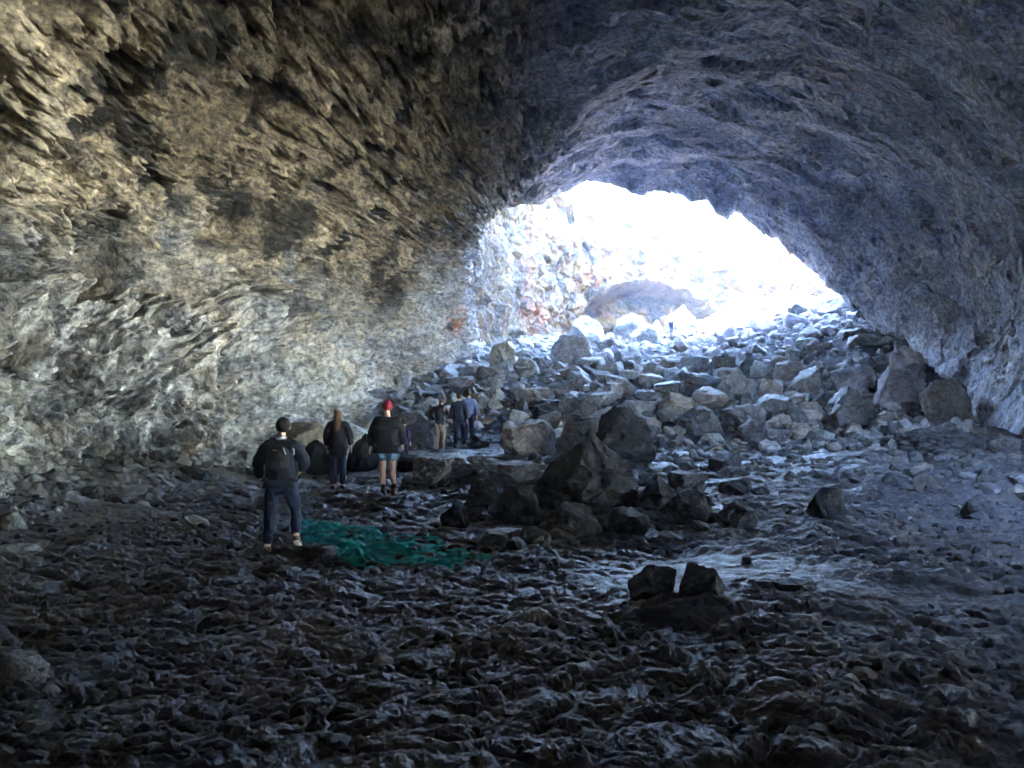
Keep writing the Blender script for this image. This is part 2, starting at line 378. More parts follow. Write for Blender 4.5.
# ------------------------------------------------------------------ collapse pit beyond the mouth
PITP = np.array([(-9, 38), (-4, 44), (-0.5, 49), (1.6, 54), (2.6, 60), (4, 68), (8, 76), (15, 81), (24, 82), (33, 77), (39, 68), (40, 58), (36, 49), (30, 41), (25, 34), (22, 29)], float)
def build_pit():
    nu, nv = 1100, 330
    B = catrom(len(PITP), np.linspace(0, len(PITP)-1, nu)); pl = B@PITP
    tz = np.linspace(0, 1, nv)
    cen = np.array([18, 60.])
    out = pl-cen; out /= np.linalg.norm(out, axis=1)[:, None]
    zt = 16.5
    Zc = np.where(tz < 0.8, -1+tz/0.8*(zt+1), zt+(tz-0.8)/0.2*1.0)
    off = np.where(tz < 0.8, 0.09*np.clip(Zc-4, 0, 99)+0.3*np.sin(Zc*0.7), 0)
    off = off+np.where(tz > 0.8, ((tz-0.8)/0.2)**2*180, 0)  # long rim also roofs high sky off the added wall opening
    P = np.zeros((nv, nu, 3))
    P[..., 0] = pl[None, :, 0]+out[None, :, 0]*off[:, None]
    P[..., 1] = pl[None, :, 1]+out[None, :, 1]*off[:, None]
    P[..., 2] = Zc[:, None]+np.where(Zc[:, None] > 0, Zc[:, None]/16.5, 0)*(4.5*sstep(66, 52, pl[:, 1])*sstep(20, 10, pl[:, 0]))[None, :]
    P[..., 2] += (sstep(4, 15, Zc)[:, None]*(3.6*n3(4, pl[:, 0], pl[:, 1], pl[:, 0]*0, 0.12)+1.6*n3(5, pl[:, 0], pl[:, 1], pl[:, 0]*0, 0.45)+1.5)[None, :])
    X, Y, Z = P[..., 0].copy(), P[..., 1].copy(), P[..., 2].copy()
    n = np.zeros_like(P); n[..., 0] = -out[None, :, 0]; n[..., 1] = -out[None, :, 1]
    lim = (1-sstep(15.5, 17.2, Z)*0.8)
    q = 0.6*fbm(7, X, Y, Z, 0.3, 2)
    f1, f2, cid = CELL(X*0.42+q, Y*0.42, Z*0.7+q)
    f1b, f2b, cidb = CELL(X*1.1+q, Y*1.1, Z*1.5)
    ledge = np.sin(Z*1.35+2*q+0.3*X)
    d = 1.4*fbm(0, X, Y, Z, 0.10, 3)+0.9*(cid-0.5)*sstep(0, .2, f2-f1)+0.4*(cidb-0.5)*sstep(0, .2, f2b-f1b)+0.35*ridged(2, X, Y, Z, 0.8, 3)+0.30*ledge*sstep(60, 75, Y)+0.12*ridged(4, X, Y, Z, 2.6, 2)
    d = d-5.0*sstep(1.0, 0.72, np.sqrt(((X-14.8-0.6*q)/8.8)**2+((Z-6.5)/6.9)**2))*(Y > 66)      # low cave under the far wall
    P = P+n*(d*lim)[..., None]
    orange = np.zeros_like(X)
    for cx, cy, cz, rr in ((1.7, 55, 6.8, 1.1), (1.4, 53, 7.0, 0.9), (16.5, 80, 14.2, 1.7), (11, 78, 15.5, 1.3)):
        orange = np.maximum(orange, np.exp(-((P[..., 0]-cx)**2+(P[..., 1]-cy)**2/5+(Z-cz)**2)/rr**2))
    orange = np.clip(1.8*orange+0.5*sstep(0.1, 0.5, n3(3, X, Y, Z, 0.35)), 0, 1)
    pale = 0.20*(1-sstep(62, 72, Y)*0.8)
    me = np_mesh('pit_wall', P.reshape(-1, 3), grid_faces(nv, nu), {'warm': X*0+1, 'pale': X*0+pale, 'orange': orange})
    link('pit_wall', me, M_PIT, kind='structure', label='sunlit pale and rusty rock wall round the collapsed opening')
build_pit()
# plateau over the tunnel, round the mouth
def build_plateau():
    xs = np.linspace(-60, 70, 70); ys = np.linspace(-50, 44.5, 60)
    X, Y = np.meshgrid(xs, ys)
    edge = 45.5-0.03*(np.clip(X-10, 0, 99))**1.7
    Y = np.where(Y > 40, edge, np.minimum(Y, edge-1))
    Z = 21.2+0.8*fbm(0, X, Y, X*0, 0.05, 3)
    Fh = grid_faces(*X.shape); xf, yf = X.ravel()[Fh].mean(1), Y.ravel()[Fh].mean(1)
    Fh = Fh[~((xf > 7) & (yf < 26))]  # cut away so sky light gets to the added wall opening
    me = np_mesh('hills', np.stack([X, Y, Z], -1).reshape(-1, 3), Fh, {'warm': X*0+1, 'pale': X*0, 'orange': X*0})
    link('hills', me, M_CAVE, kind='structure', label='lava plateau above the tunnel')
build_plateau()

# ------------------------------------------------------------------ camera, light
cam = bpy.data.cameras.new('camera'); co = bpy.data.objects.new('camera', cam); COL.objects.link(co)
cam.sensor_width = 36; cam.lens = 36*F/1024; cam.clip_start = 0.05; cam.clip_end = 1500
co.location = (0, 0, CAMZ); co.rotation_euler = (R(90), 0, 0); sc.camera = co

SUNV = Vector((-0.80, -0.15, 1.0)).normalized()        # towards the sun
elev = math.asin(SUNV.z); azi = math.atan2(SUNV.x, SUNV.y)
w = bpy.data.worlds.new('World'); sc.world = w; w.use_nodes = True
nt = w.node_tree; bg = nt.nodes['Background']
sky = nt.nodes.new('ShaderNodeTexSky'); sky.sky_type = 'NISHITA'; sky.sun_disc = False
sky.sun_elevation = elev; sky.sun_rotation = azi; sky.altitude = 1500; sky.air_density = 1.0; sky.dust_density = 1.6; sky.ozone_density = 0.6
nt.links.new(sky.outputs[0], bg.inputs[0]); bg.inputs[1].default_value = 0.15
sl = bpy.data.lights.new('sun', 'SUN'); sl.energy = 3.5; sl.angle = R(0.5); sl.color = (1, 0.95, 0.87)
so = bpy.data.objects.new('sun', sl); COL.objects.link(so)
so.rotation_euler = (-SUNV).to_track_quat('-Z', 'Y').to_euler(); so.location = (0, 0, 60)

# ------------------------------------------------------------------ rocks
def ico(sub):
    import bmesh
    bm = bmesh.new(); bmesh.ops.create_icosphere(bm, subdivisions=sub, radius=1.0)
    bm.verts.ensure_lookup_table()
    V = np.array([v.co[:] for v in bm.verts], np.float32); Fq = np.array([[v.index for v in f.verts] for f in bm.faces], np.int32)
    bm.free(); return V, Fq
ICO = {k: ico(k) for k in (2, 3, 4, 5, 6)}
def rock_verts(seed, sub, planes=13, p=30, ns=1.0, peak=0.0, flat=0.0):
    """an angular block: a ball cut by random planes, worn edges, chipped surface; unit box, base at z 0"""
    r = np.random.RandomState(seed)
    V, Fq = ICO[sub]
    n = r.normal(size=(planes, 3)); n /= np.linalg.norm(n, axis=1)[:, None]
    for _ in range(12):                       # push the cut planes apart
        d = n[:, None]-n[None]; q = (d**2).sum(-1)+np.eye(planes); n = n+0.06*(d/q[..., None]).sum(1); n /= np.linalg.norm(n, axis=1)[:, None]
    dist = r.uniform(0.62, 1.0, planes)
    if flat: n[0] = (0.1*r.normal(), 0.1*r.normal(), 1); n[0] /= np.linalg.norm(n[0]); dist[0] = 0.45
    s = np.clip(V@n.T/dist, 0, None)
    rad = (s**p).sum(1)**(-1.0/p)
    rad = np.minimum(rad, 1.5)
    P = V*rad[:, None]
    q = P*1.0+seed*3.7
    x, y, z = q[:, 0], q[:, 1], q[:, 2]
    d = 0.055*fbm(0, x, y, z, 1.5, 3)+0.035*ridged(3, x, y, z, 2.6, 3, 0.55)
    f1, f2, cid = CELL(x*2.3, y*2.3, z*2.3)
    d = d+0.10*(cid-0.5)*sstep(0, .10, f2-f1)+0.03*np.abs(n3(7, x, y, z, 6))-0.01
    if sub >= 4:
        f1, f2, cid = CELL(x*6.1, y*6.1, z*6.1); d = d+0.035*(cid-0.5)*sstep(0, .15, f2-f1)
    if sub >= 5: d = d+0.014*ridged(6, x, y, z, 9, 2)+0.006*n3(8, x, y, z, 26)
    P = P*(1+ns*d[:, None])
    a = r.uniform(0, 2*PI); c_, s_ = math.cos(a), math.sin(a)
    P = P@np.array([[c_, s_, 0], [-s_, c_, 0], [0, 0, 1]])
    lo, hi = P.min(0), P.max(0)
    P = (P-(lo+hi)/2)/(hi-lo); P[:, 2] += 0.5
    if peak:
        k = 1-peak*np.clip(P[:, 2], 0, 1)**1.1; P[:, 0] *= k; P[:, 1] *= k
    return P, Fq
def solve(px, py, dfix=None):
    """the point of the terrain seen at a pixel (or the terrain under it at a given depth)"""
    if dfix is not None:
        x = (px-512)/F*dfix; return x, dfix, float(terrain(x, dfix))
    ys = np.linspace(3, 75, 7000); xs = (px-512)/F*ys; zs = CAMZ+(384-py)/F*ys
    below = zs < terrain(xs, ys)
    i = int(np.argmax(below)) if below.any() else len(ys)-1
    return float(xs[i]), float(ys[i]), float(terrain(xs[i], ys[i]))
PLACED = []
rr = random.Random(4)
def boulder(px, base, wpx, hpx, m, label, d=None, peak=0, flat=0, planes=12, seed=None, depth=0.85, rot=(0, 0, 0), sub=5, sink=0.28, name='boulder', ns=1.35, p=38, group=None):
    x, y, z = solve(px, base, d)
    W, H = wpx*y/F, hpx*y/F
    y2 = y+W*depth*0.35
    seed = seed if seed is not None else len(PLACED)+101
    P, Fq = rock_verts(seed, sub, planes, p, ns, peak, flat)
    P = P*np.array([W, W*depth, H*(1+sink)])
    me = np_mesh(name, P, Fq)
    o = link(name, me, M_ROCK[m], label=label, category='boulder')
    if group: o['group'] = group
    o.location = (x, y2, float(terrain(x, y2))-H*sink if d is None else z-H*sink); o.rotation_euler = tuple(R(a) for a in rot)
    PLACED.append((x, y2, W*0.5)); return o
B = boulder
# the dark heap standing on the floor in the middle
B(591, 518, 168, 84, 'black', 'biggest black boulder, peaked like a tent, in the middle of the floor', peak=0.8, seed=12, planes=13, sub=6, ns=1.8, sink=0.35)
B(627, 470, 70, 60, 'black', 'big dark block with a blunt top right behind the black peaked boulder', d=20.5, seed=21, planes=9, peak=.25)
B(529, 455, 58, 38, 'brown', 'rock with brown left flank and pale flat top, left of the dark blunt block', d=22.5, flat=1, seed=33)
B(571, 453, 36, 42, 'brown', 'upright brown slab of rock between the brown-flanked rock and the dark blunt block', d=22.0, peak=.4, seed=37)
B(487, 513, 44, 32, 'black', 'dark wedge-shaped rock with one pale top edge, left of the peaked boulder', peak=.4, seed=41, rot=(0, -12, 10))
B(453, 531, 42, 30, 'black', 'pointed black rock, leftmost of the dark heap', peak=.65, seed=43)
B(514, 527, 60, 40, 'black', 'rounded dark rock leaning on the left foot of the peaked boulder', seed=45, peak=.2)
B(572, 541, 76, 36, 'black', 'low brownish boulder in front of the black peaked boulder', seed=47, peak=.2)
B(630, 538, 44, 28, 'black', 'small squarish block in front of the peaked boulder, right of the low brownish boulder', seed=49, flat=1, planes=8)
B(502, 548, 42, 17, 'dark', 'flat slab with a pale top lying in front of the dark heap', flat=1, seed=51)
B(660, 515, 50, 38, 'black', 'dark boulder on the right foot of the peaked boulder', seed=53, peak=.2)
B(693, 527, 56, 36, 'black', 'wide low dark boulder at the right end of the heap', seed=55, peak=.25)
B(740, 529, 42, 27, 'black', 'rounded black rock on the floor, nearest of the three right of the heap', seed=57, p=14)
B(738, 497, 32, 17, 'black', 'small flat-topped black rock, middle of the three right of the heap', seed=59)
B(729, 475, 36, 22, 'black', 'dark block with a flat sloping top, farthest of the three right of the heap', seed=61, flat=1, planes=8)
B(825, 520, 46, 36, 'black', 'lone dark triangular rock leaning over on the right of the floor', peak=.5, seed=63, rot=(0, 16, 0), planes=8)
B(655, 606, 50, 38, 'black', 'left one of the two black blocks standing side by side before the smooth lava tongue', seed=65, planes=8)
B(706, 608, 54, 38, 'black', 'right one of the two black blocks standing side by side before the smooth lava tongue', seed=67, planes=8)
B(618, 487, 42, 22, 'dark', 'low brown rock wedged behind the right flank of the peaked boulder', seed=69, d=15.5)
B(690, 487, 40, 20, 'dark', 'flat brown rock behind the wide low dark boulder', seed=71, d=15.0)
B(443, 487, 64, 30, 'dark', 'broad rock with a pale flat top close behind the woman in the red hat', flat=1, seed=73, planes=9)
B(488, 478, 46, 21, 'dark', 'flat slab with a shining top, between the broad flat rock and the dark heap', flat=1, seed=75)
B(517, 486, 60, 26, 'dark', 'wide shining slab just left of the peaked boulder top', flat=1, seed=77, d=16.4)
B(797, 592, 44, 9, 'black', 'thin black plate of rock lying on the smooth lava tongue', seed=79, flat=1, name='rock')
B(747, 567, 11, 10, 'black', 'tiny black stone standing alone on the smooth lava tongue', seed=81, sub=4, name='rock')
B(16, 690, 46, 36, 'dark', 'grey rock cut by the lower left edge of the floor', seed=83, p=14)
B(8, 534, 26, 20, 'pale', 'pale rounded stone at the left wall foot', seed=85, p=14)
B(12, 560, 44, 12, 'pale', 'flat pale slab below the pale rounded stone at the left wall foot', seed=87, flat=1)
B(985, 520, 34, 20, 'black', 'dark humped rock by the right wall foot', seed=89, p=14)
B(1012, 452, 30, 20, 'dark', 'dark stone against the right wall', seed=91, d=20.5)
# foot of the left wall behind the walkers
B(300, 474, 88, 44, 'tan', 'big tan rounded rock at the left wall behind the man with the backpack', d=19.5, seed=93, p=12)
B(318, 484, 44, 36, 'black', 'dark square rock between the backpack man and the long-haired walker', d=18.9, seed=95)
B(252, 478, 40, 20, 'pale', 'small pale flat-topped stone left of the man with the backpack', d=18.0, seed=97, flat=1)
B(362, 478, 40, 40, 'black', 'dark slanting rock right of the long-haired walker', d=19.8, seed=99, peak=.3)
B(398, 414, 38, 26, 'brown', 'brown square block above the red hat', d=27.5, seed=111, planes=8)
B(362, 432, 22, 16, 'tan', 'small round tan stone by the wall left of the red hat', d=26, seed=113, p=12)
B(350, 440, 42, 26, 'pale', 'pale bluish rock at the wall foot behind the long-haired walker', d=24, seed=115)
B(420, 437, 34, 24, 'dark', 'dark boulder between the child in purple and the walker in khaki trousers', d=24.5, seed=117, peak=.2)
B(415, 470, 40, 20, 'black', 'dark low rock at the heels of the child in purple', d=19.5, seed=118)
# boulders of the slope and the crest
B(503, 360, 28, 32, 'tan', 'upright yellowish block at the upper left end of the rubble', d=40, seed=121, planes=9)
B(573, 375, 50, 34, 'grey', 'large grey boulder with a flat left face below the crest', d=42, seed=123, planes=9, peak=.2)
B(585, 342, 50, 30, 'pale', 'rounded greenish boulder, leftmost on the crest', d=52, seed=125, peak=.3)
B(632, 334, 40, 28, 'pale', 'tall greenish boulder with a split top on the crest', d=54, seed=127, peak=.3)
B(648, 344, 38, 22, 'pale', 'sloping pale boulder in front of the split-topped one on the crest', d=51, seed=129, peak=.2)
B(658, 332, 13, 18, 'pale', 'thin upright pale stone between the split boulder and the white one', d=55, seed=131, peak=.4)
B(683, 337, 36, 24, 'white', 'white boulder on the crest, beside the tiny far walker', d=56, seed=133, peak=.35)
B(695, 342, 20, 8, 'grey', 'small grey stone at the foot of the white boulder', d=52, seed=134, sub=4)
B(612, 352, 28, 14, 'grey', 'grey stone under the greenish boulders of the crest', d=48, seed=135, sub=4)
B(677, 426, 40, 32, 'tan', 'yellow-brown block with a grey side in the middle of the slope', d=28.5, seed=137, planes=8)
B(640, 416, 40, 20, 'grey', 'grey slab just left of the yellow-brown block', d=29, seed=138, flat=1)
B(604, 404, 32, 16, 'pale', 'pale flat slab above the dark blunt block', d=31, seed=139, flat=1)
B(535, 396, 44, 22, 'brown', 'brown broken rock below the yellowish upright block', d=31, seed=140)
B(578, 408, 52, 30, 'dark', 'dark rock with a square face above the brown upright slab', d=29, seed=141)
B(714, 441, 26, 11, 'pale', 'palest small flat slab at the foot of the slope', d=25.5, seed=142, flat=1, sub=4)
B(703, 441, 52, 30, 'dark', 'dark boulder under the palest flat slab', d=26.5, seed=143, peak=.2)
B(700, 398, 62, 26, 'dark', 'long dark rock with a pale top above the yellow-brown block', d=33, seed=144, flat=1)
B(740, 402, 40, 34, 'grey', 'tall faceted grey rock right of the long dark rock', d=31.5, seed=145, planes=9)
B(726, 385, 34, 28, 'dark', 'dark rock with a ridge behind the tall faceted grey one', d=37, seed=146, peak=.3)
B(774, 418, 32, 28, 'brown', 'brown square block right of the tall faceted grey rock', d=31, seed=147, planes=8)
B(748, 436, 48, 30, 'dark', 'dark block with a pale left shoulder at the slope foot', d=27, seed=148)
B(792, 392, 40, 22, 'brown', 'brown slanting slab in the middle right of the slope', d=34.5, seed=149, rot=(0, 14, 0))
B(812, 397, 24, 18, 'brown', 'small pyramid-shaped brown stone below the slanting slab', d=32, seed=150, peak=.6, sub=4)
B(782, 440, 34, 20, 'brown', 'reddish low rock at the slope foot, left of the layered rock', d=27, seed=151)
B(802, 448, 34, 18, 'brown', 'layered brown rock at the slope foot', d=25.8, seed=152, flat=1)
B(772, 456, 24, 14, 'grey', 'grey tilted stone in front of the layered rock', d=24.2, seed=153, sub=4)
B(827, 446, 20, 13, 'pale', 'pale square stone right of the layered rock', d=25.6, seed=154, sub=4)
B(829, 420, 34, 28, 'dark', 'dark wedge beside the widest block of the right slope', d=29.5, seed=155, peak=.3)
B(859, 438, 58, 42, 'dark', 'widest dark block of the right slope, with an overhanging flat top', d=27.8, seed=156, planes=8)
B(857, 446, 20, 16, 'brown', 'round brown stone tucked under the widest dark block', d=26.2, seed=157, sub=4, p=12)
B(866, 375, 28, 14, 'brown', 'flat-topped brown block in the upper right rubble', d=37, seed=158, flat=1, sub=4)
B(868, 393, 24, 16, 'grey', 'grey pointed stone under the flat-topped brown block', d=34.5, seed=159, peak=.4, sub=4)
B(877, 342, 34, 24, 'dark', 'dark overhanging rock under the right rim of the mouth', d=41, seed=160)
B(850, 316, 54, 30, 'grey', 'ribbed grey outcrop at the upper right end of the crest', d=44, seed=161, peak=.3)
B(912, 362, 28, 16, 'grey', 'dark-topped rock beside the rim above the lilac block', d=37.5, seed=162)
B(913, 402, 34, 34, 'lilac', 'lilac crusted block against the right rim', d=32.8, seed=163, planes=9)
B(899, 428, 42, 44, 'lilac', 'larger lilac boulder in front of the crusted block at the right rim', d=29.5, seed=164, planes=9)
B(905, 440, 18, 14, 'lilac', 'small lilac stone at the lower tip of the larger lilac boulder', d=27, seed=165, sub=4)
B(876, 456, 38, 18, 'grey', 'knobbly grey rock at the right end of the slope foot', d=24.6, seed=166)
B(630, 372, 28, 18, 'dark', 'dark pointed stone in the middle of the upper rubble', d=38, seed=167, peak=.4, sub=4)
B(655, 376, 26, 18, 'grey', 'grey stone right of the dark pointed one in the upper rubble', d=38, seed=168, sub=4)
B(697, 368, 34, 18, 'grey', 'smooth grey slab in the upper middle of the rubble', d=40, seed=169, flat=1)

B(955, 425, 54, 50, 'brown', 'tan broken rock wedged under the right rim beside the lilac boulders', d=27.0, seed=170)
B(962, 474, 110, 24, 'black', 'long low dark ledge of rock along the foot of the right wall', d=21.0, seed=171, ns=2.6, depth=.6, sub=6)
B(600, 470, 40, 24, 'grey', 'grey rock peeping out between the peaked boulder and the blunt block', d=18.5, seed=172)
B(540, 548, 26, 12, 'dark', 'small dark stone before the low brownish boulder', seed=173, sub=4)
B(668, 545, 30, 13, 'dark', 'small dark stone before the wide low dark boulder', seed=174, sub=4)
# ------------------------------------------------------------------ smaller blocks of the rubble, each its own object
def rubble_blocks():
    protos = []
    for k in range(16):
        P, Fq = rock_verts(300+k, 4, rr.choice((8, 9, 10, 12)), 45, 1.25, rr.choice((0, 0, .3)), k % 3 == 0)
        protos.append((P, Fq))
    meshes = {}
    ZONES = {
     'low': ('angular lava block in the lower third of the rubble slope', 'blocks of the lower rubble slope'),
     'mid': ('angular lava block halfway up the rubble slope', 'blocks halfway up the rubble slope'),
     'top': ('small lava block close under the crest of the rubble', 'blocks close under the crest'),
     'left': ('loose rock fallen along the foot of the left wall', 'rocks along the left wall foot'),
     'right': ('loose dark rock on the rough ground beside the right wall', 'rocks along the right wall foot'),
    }
    WORD = {'dark': 'blackish', 'grey': 'grey', 'brown': 'brown', 'pale': 'pale', 'lilac': 'lilac grey'}
    n = 0; tries = 0
    quota = {'low': 72, 'mid': 66, 'top': 40, 'left': 18, 'right': 10}
    while sum(quota.values()) and tries < 40000:
        tries += 1
        zn = rr.choice([k for k, v in quota.items() if v])
        if zn in ('low', 'mid', 'top'):
            y = {'low': (25.5, 32), 'mid': (32, 42), 'top': (42, 56)}[zn]; y = rr.uniform(*y)
            lo = np.interp(y, LW[:, 0], LW[:, 1])+0.8; hi = np.interp(y, [25, 31, 36, 45, 56], [14.5, 16.6, 18.8, 19.5, 24]); x = rr.uniform(lo, hi)
            w = rr.triangular(0.6, 2.0, 0.9)*(1.0 if zn != 'low' else 0.9)
            if y < 28 and x < 1: continue
        elif zn == 'left':
            y = rr.uniform(8, 24); x = np.interp(y, LW[:, 0], LW[:, 1])+abs(rr.gauss(0.3, 1.1))+0.3; w = rr.uniform(0.18, 0.5)
        else:
            y = rr.uniform(11, 24); x = np.interp(y, RW[:, 0], RW[:, 1])-abs(rr.gauss(0.5, 1.6))-0.5; w = rr.uniform(0.25, 0.6)
        if any((x-a)**2+(y-b)**2 < (0.66*(c+w*.5))**2 for a, b, c in PLACED): continue
        if any((x-a)**2+(y-b)**2 < 0.6 for a, b in PEOPLE_AT): continue
        ms = {'low': ['dark', 'dark', 'grey', 'brown', 'brown', 'pale'], 'mid': ['dark', 'grey', 'grey', 'brown', 'pale'], 'top': ['grey', 'grey', 'pale', 'brown', 'lilac'], 'left': ['grey', 'dark', 'pale'], 'right': ['dark', 'dark', 'grey']}[zn]
        mt = rr.choice(ms)
        if zn != 'left' and x > 14 and y > 27 and rr.random() < .6: mt = 'lilac'
        k = rr.randrange(16)
        if (k, mt) not in meshes:
            me = np_mesh('lava_block', *protos[k]); me.materials.append(M_ROCK[mt]); meshes[(k, mt)] = me
        o = bpy.data.objects.new('lava_block', meshes[(k, mt)]); COL.objects.link(o)
        h = w*rr.uniform(0.5, 0.85)
        o.scale = (w, w*rr.uniform(.7, 1), h); o.location = (x, y, float(terrain(x, y))-h*0.18)
        o.rotation_euler = (rr.gauss(0, .22), rr.gauss(0, .22), rr.uniform(0, 6.28))
        o['label'] = WORD[mt]+' '+ZONES[zn][0]; o['category'] = 'rock'; o['group'] = WORD[mt]+' '+ZONES[zn][1]
        PLACED.append((x, y, w*.5)); quota[zn] -= 1; n += 1

def tone_material():
    m, nt, b = mat('rubble_lava', 0.72, 0.35)
    tc = N(nt, 'ShaderNodeNewGeometry').outputs['Position']
    n2 = noise(nt, tc, 7, 8, 0.65, 0.3)
    t = attr(nt, 'tone'); l = attr(nt, 'lilac')
    c = mix(nt, t, (0.020, 0.020, 0.024), (0.50, 0.49, 0.48))
    c = mix(nt, attr(nt, 'brown'), c, (0.16, 0.12, 0.09))
    c = mix(nt, l, c, (0.36, 0.33, 0.39))
    k = mix(nt, mr(nt, n2, 0.3, 0.7), (0.6, 0.6, 0.6), (1.3, 1.3, 1.3))
    c = mix(nt, 1.0, c, k, 'MULTIPLY')
    nt.links.new(c, b.inputs['Base Color'])
    bump(nt, b, noise(nt, tc, 12, 9, .75, .3), 1.0, 0.07)
    return m
def rubble_stones(count, region, name, label, smin, smax, sub, tonef, seed):
    r = np.random.RandomState(seed)
    pts = region(r, count)
    protos = [rock_verts(500+k, sub, 8+k % 3, 40, 1.2) for k in range(10)]
    Vs, Fs, T, L, Bn = [], [], [], [], []; off = 0
    zz = terrain(pts[:, 0], pts[:, 1])
    for i, (x, y) in enumerate(pts):
        P, Fq = protos[r.randint(10)]
        s = smin*(smax/smin)**(r.rand()**1.7)
        S = np.array([s, s*r.uniform(.6, 1), s*r.uniform(.45, .8)])
        e = Matrix.Rotation(r.uniform(0, 6.28), 3, 'Z') @ Matrix.Rotation(r.normal()*.5, 3, 'X') @ Matrix.Rotation(r.normal()*.5, 3, 'Y')
        Q = (P-np.array([0, 0, .5]))*S@np.array(e).T+np.array([x, y, zz[i]+0.12*s])
        Vs.append(Q); Fs.append(Fq+off); off += len(Q)
        t, l, bb = tonef(x, y, r)
        T.append(np.full(len(Q), t)); L.append(np.full(len(Q), l)); Bn.append(np.full(len(Q), bb))
    me = np_mesh(name, np.concatenate(Vs), np.concatenate(Fs), {'tone': np.concatenate(T), 'lilac': np.concatenate(L), 'brown': np.concatenate(Bn)}, smooth=False)
    link(name, me, M_RUB, kind='stuff', label=label)
M_RUB = tone_material()
def reg_slope(r, n):
    y = 24+34*r.rand(n*2)**1.0
    lo = np.interp(y, LW[:, 0], LW[:, 1])-0.3; hi = np.interp(y, [24, 31, 36, 45, 58], [14, 17, 19.5, 20.5, 26])
    x = lo+(hi-lo)*r.rand(n*2)
    keep = (y > 26.5+2*np.sin(x)) | (r.rand(n*2) < 0.35)
    keep &= ~((y < 29) & (x < 0) & (r.rand(n*2) < 0.6))
    return np.stack([x, y], 1)[keep][:n]
def reg_sides(r, n):
    y = 6+20*r.rand(n); s = r.rand(n) < 0.6
    lw = np.interp(y, LW[:, 0], LW[:, 1]); rw = np.interp(y, RW[:, 0], RW[:, 1])
    d = np.abs(r.normal(size=n))
    return np.stack([np.where(s, lw+0.1+1.4*d, rw-0.2-2.2*d), y], 1)
def reg_floor(r, n):
    y = 4.5*np.exp(r.rand(n*2)*math.log(26/4.5)); x = (r.rand(n*2)*2-1)*0.72*y
    keep = (smooth_patch(x, y) < 0.2) & (x > np.interp(y, LW[:, 0], LW[:, 1])) & (x < np.interp(y, RW[:, 0], RW[:, 1]))
    return np.stack([x, y], 1)[keep][:n]
def reg_mid(r, n):
    y = 15.5+11.5*r.rand(n*2)**0.8; x = 0.5+13*r.rand(n*2)
    keep = (x < np.interp(y, RW[:, 0], RW[:, 1])) & (n3(5, x, y, x*0, 0.4) > -0.25)
    a = np.stack([x, y], 1)[keep][:n]
    m_ = n//4; a[:m_, 0] = 1.3+r.normal(size=m_)*1.6; a[:m_, 1] = 14.5+r.normal(size=m_)*1.6     # crumbs round the dark heap
    return a
def tone_mid(x, y, r): return (0.02+0.08*sstep(17, 26, y)+r.rand()**3*0.35*sstep(15, 26, y), 0, (r.rand() < .1)*.4)
def tone_slope(x, y, r):
    t = 0.14+0.8*r.rand()**2*0.8+0.2*max(0, min(1, (y-34)/18)); li = 0.8*(r.rand() < 0.5*max(0, min(1, (x-11)/5)))*r.uniform(.3, 1)
    return t, li, (r.rand() < .22)*r.uniform(.3, 1)
def tone_side(x, y, r): return (0.06+r.rand()**2*(0.75 if x < 0 else 0.25), 0, (r.rand() < .2)*.6)
def tone_floor(x, y, r): return (0.01+r.rand()**8*0.30, 0, (r.rand() < .05)*.15)
PEOPLE_AT = []
for px_, py_, dd in ((281, 553, None), (338, 490, None), (387, 497, None), (403, 463, 20.5), (440, 456, 24.2), (461, 450, 24.8), (470, 450, 25.3), (671, 341, 54.5)):
    x_, y_, z_ = solve(px_, py_, dd); PEOPLE_AT.append((x_, y_))
rubble_blocks()
rubble_stones(5200, reg_slope, 'rubble', 'mass of small loose lava stones between the blocks of the slope', 0.14, 0.75, 2, tone_slope, 3)
rubble_stones(3200, reg_sides, 'gravel', 'loose stones and gravel along the foot of the side walls', 0.05, 0.5, 2, tone_side, 5)
rubble_stones(9000, reg_floor, 'gravel', 'dark loose lava bits strewn over the floor', 0.03, 0.20, 2, tone_floor, 6)

rubble_stones(2400, reg_mid, 'gravel', 'dark broken lava between the rubble foot and the open floor', 0.07, 0.55, 2, tone_mid, 8)
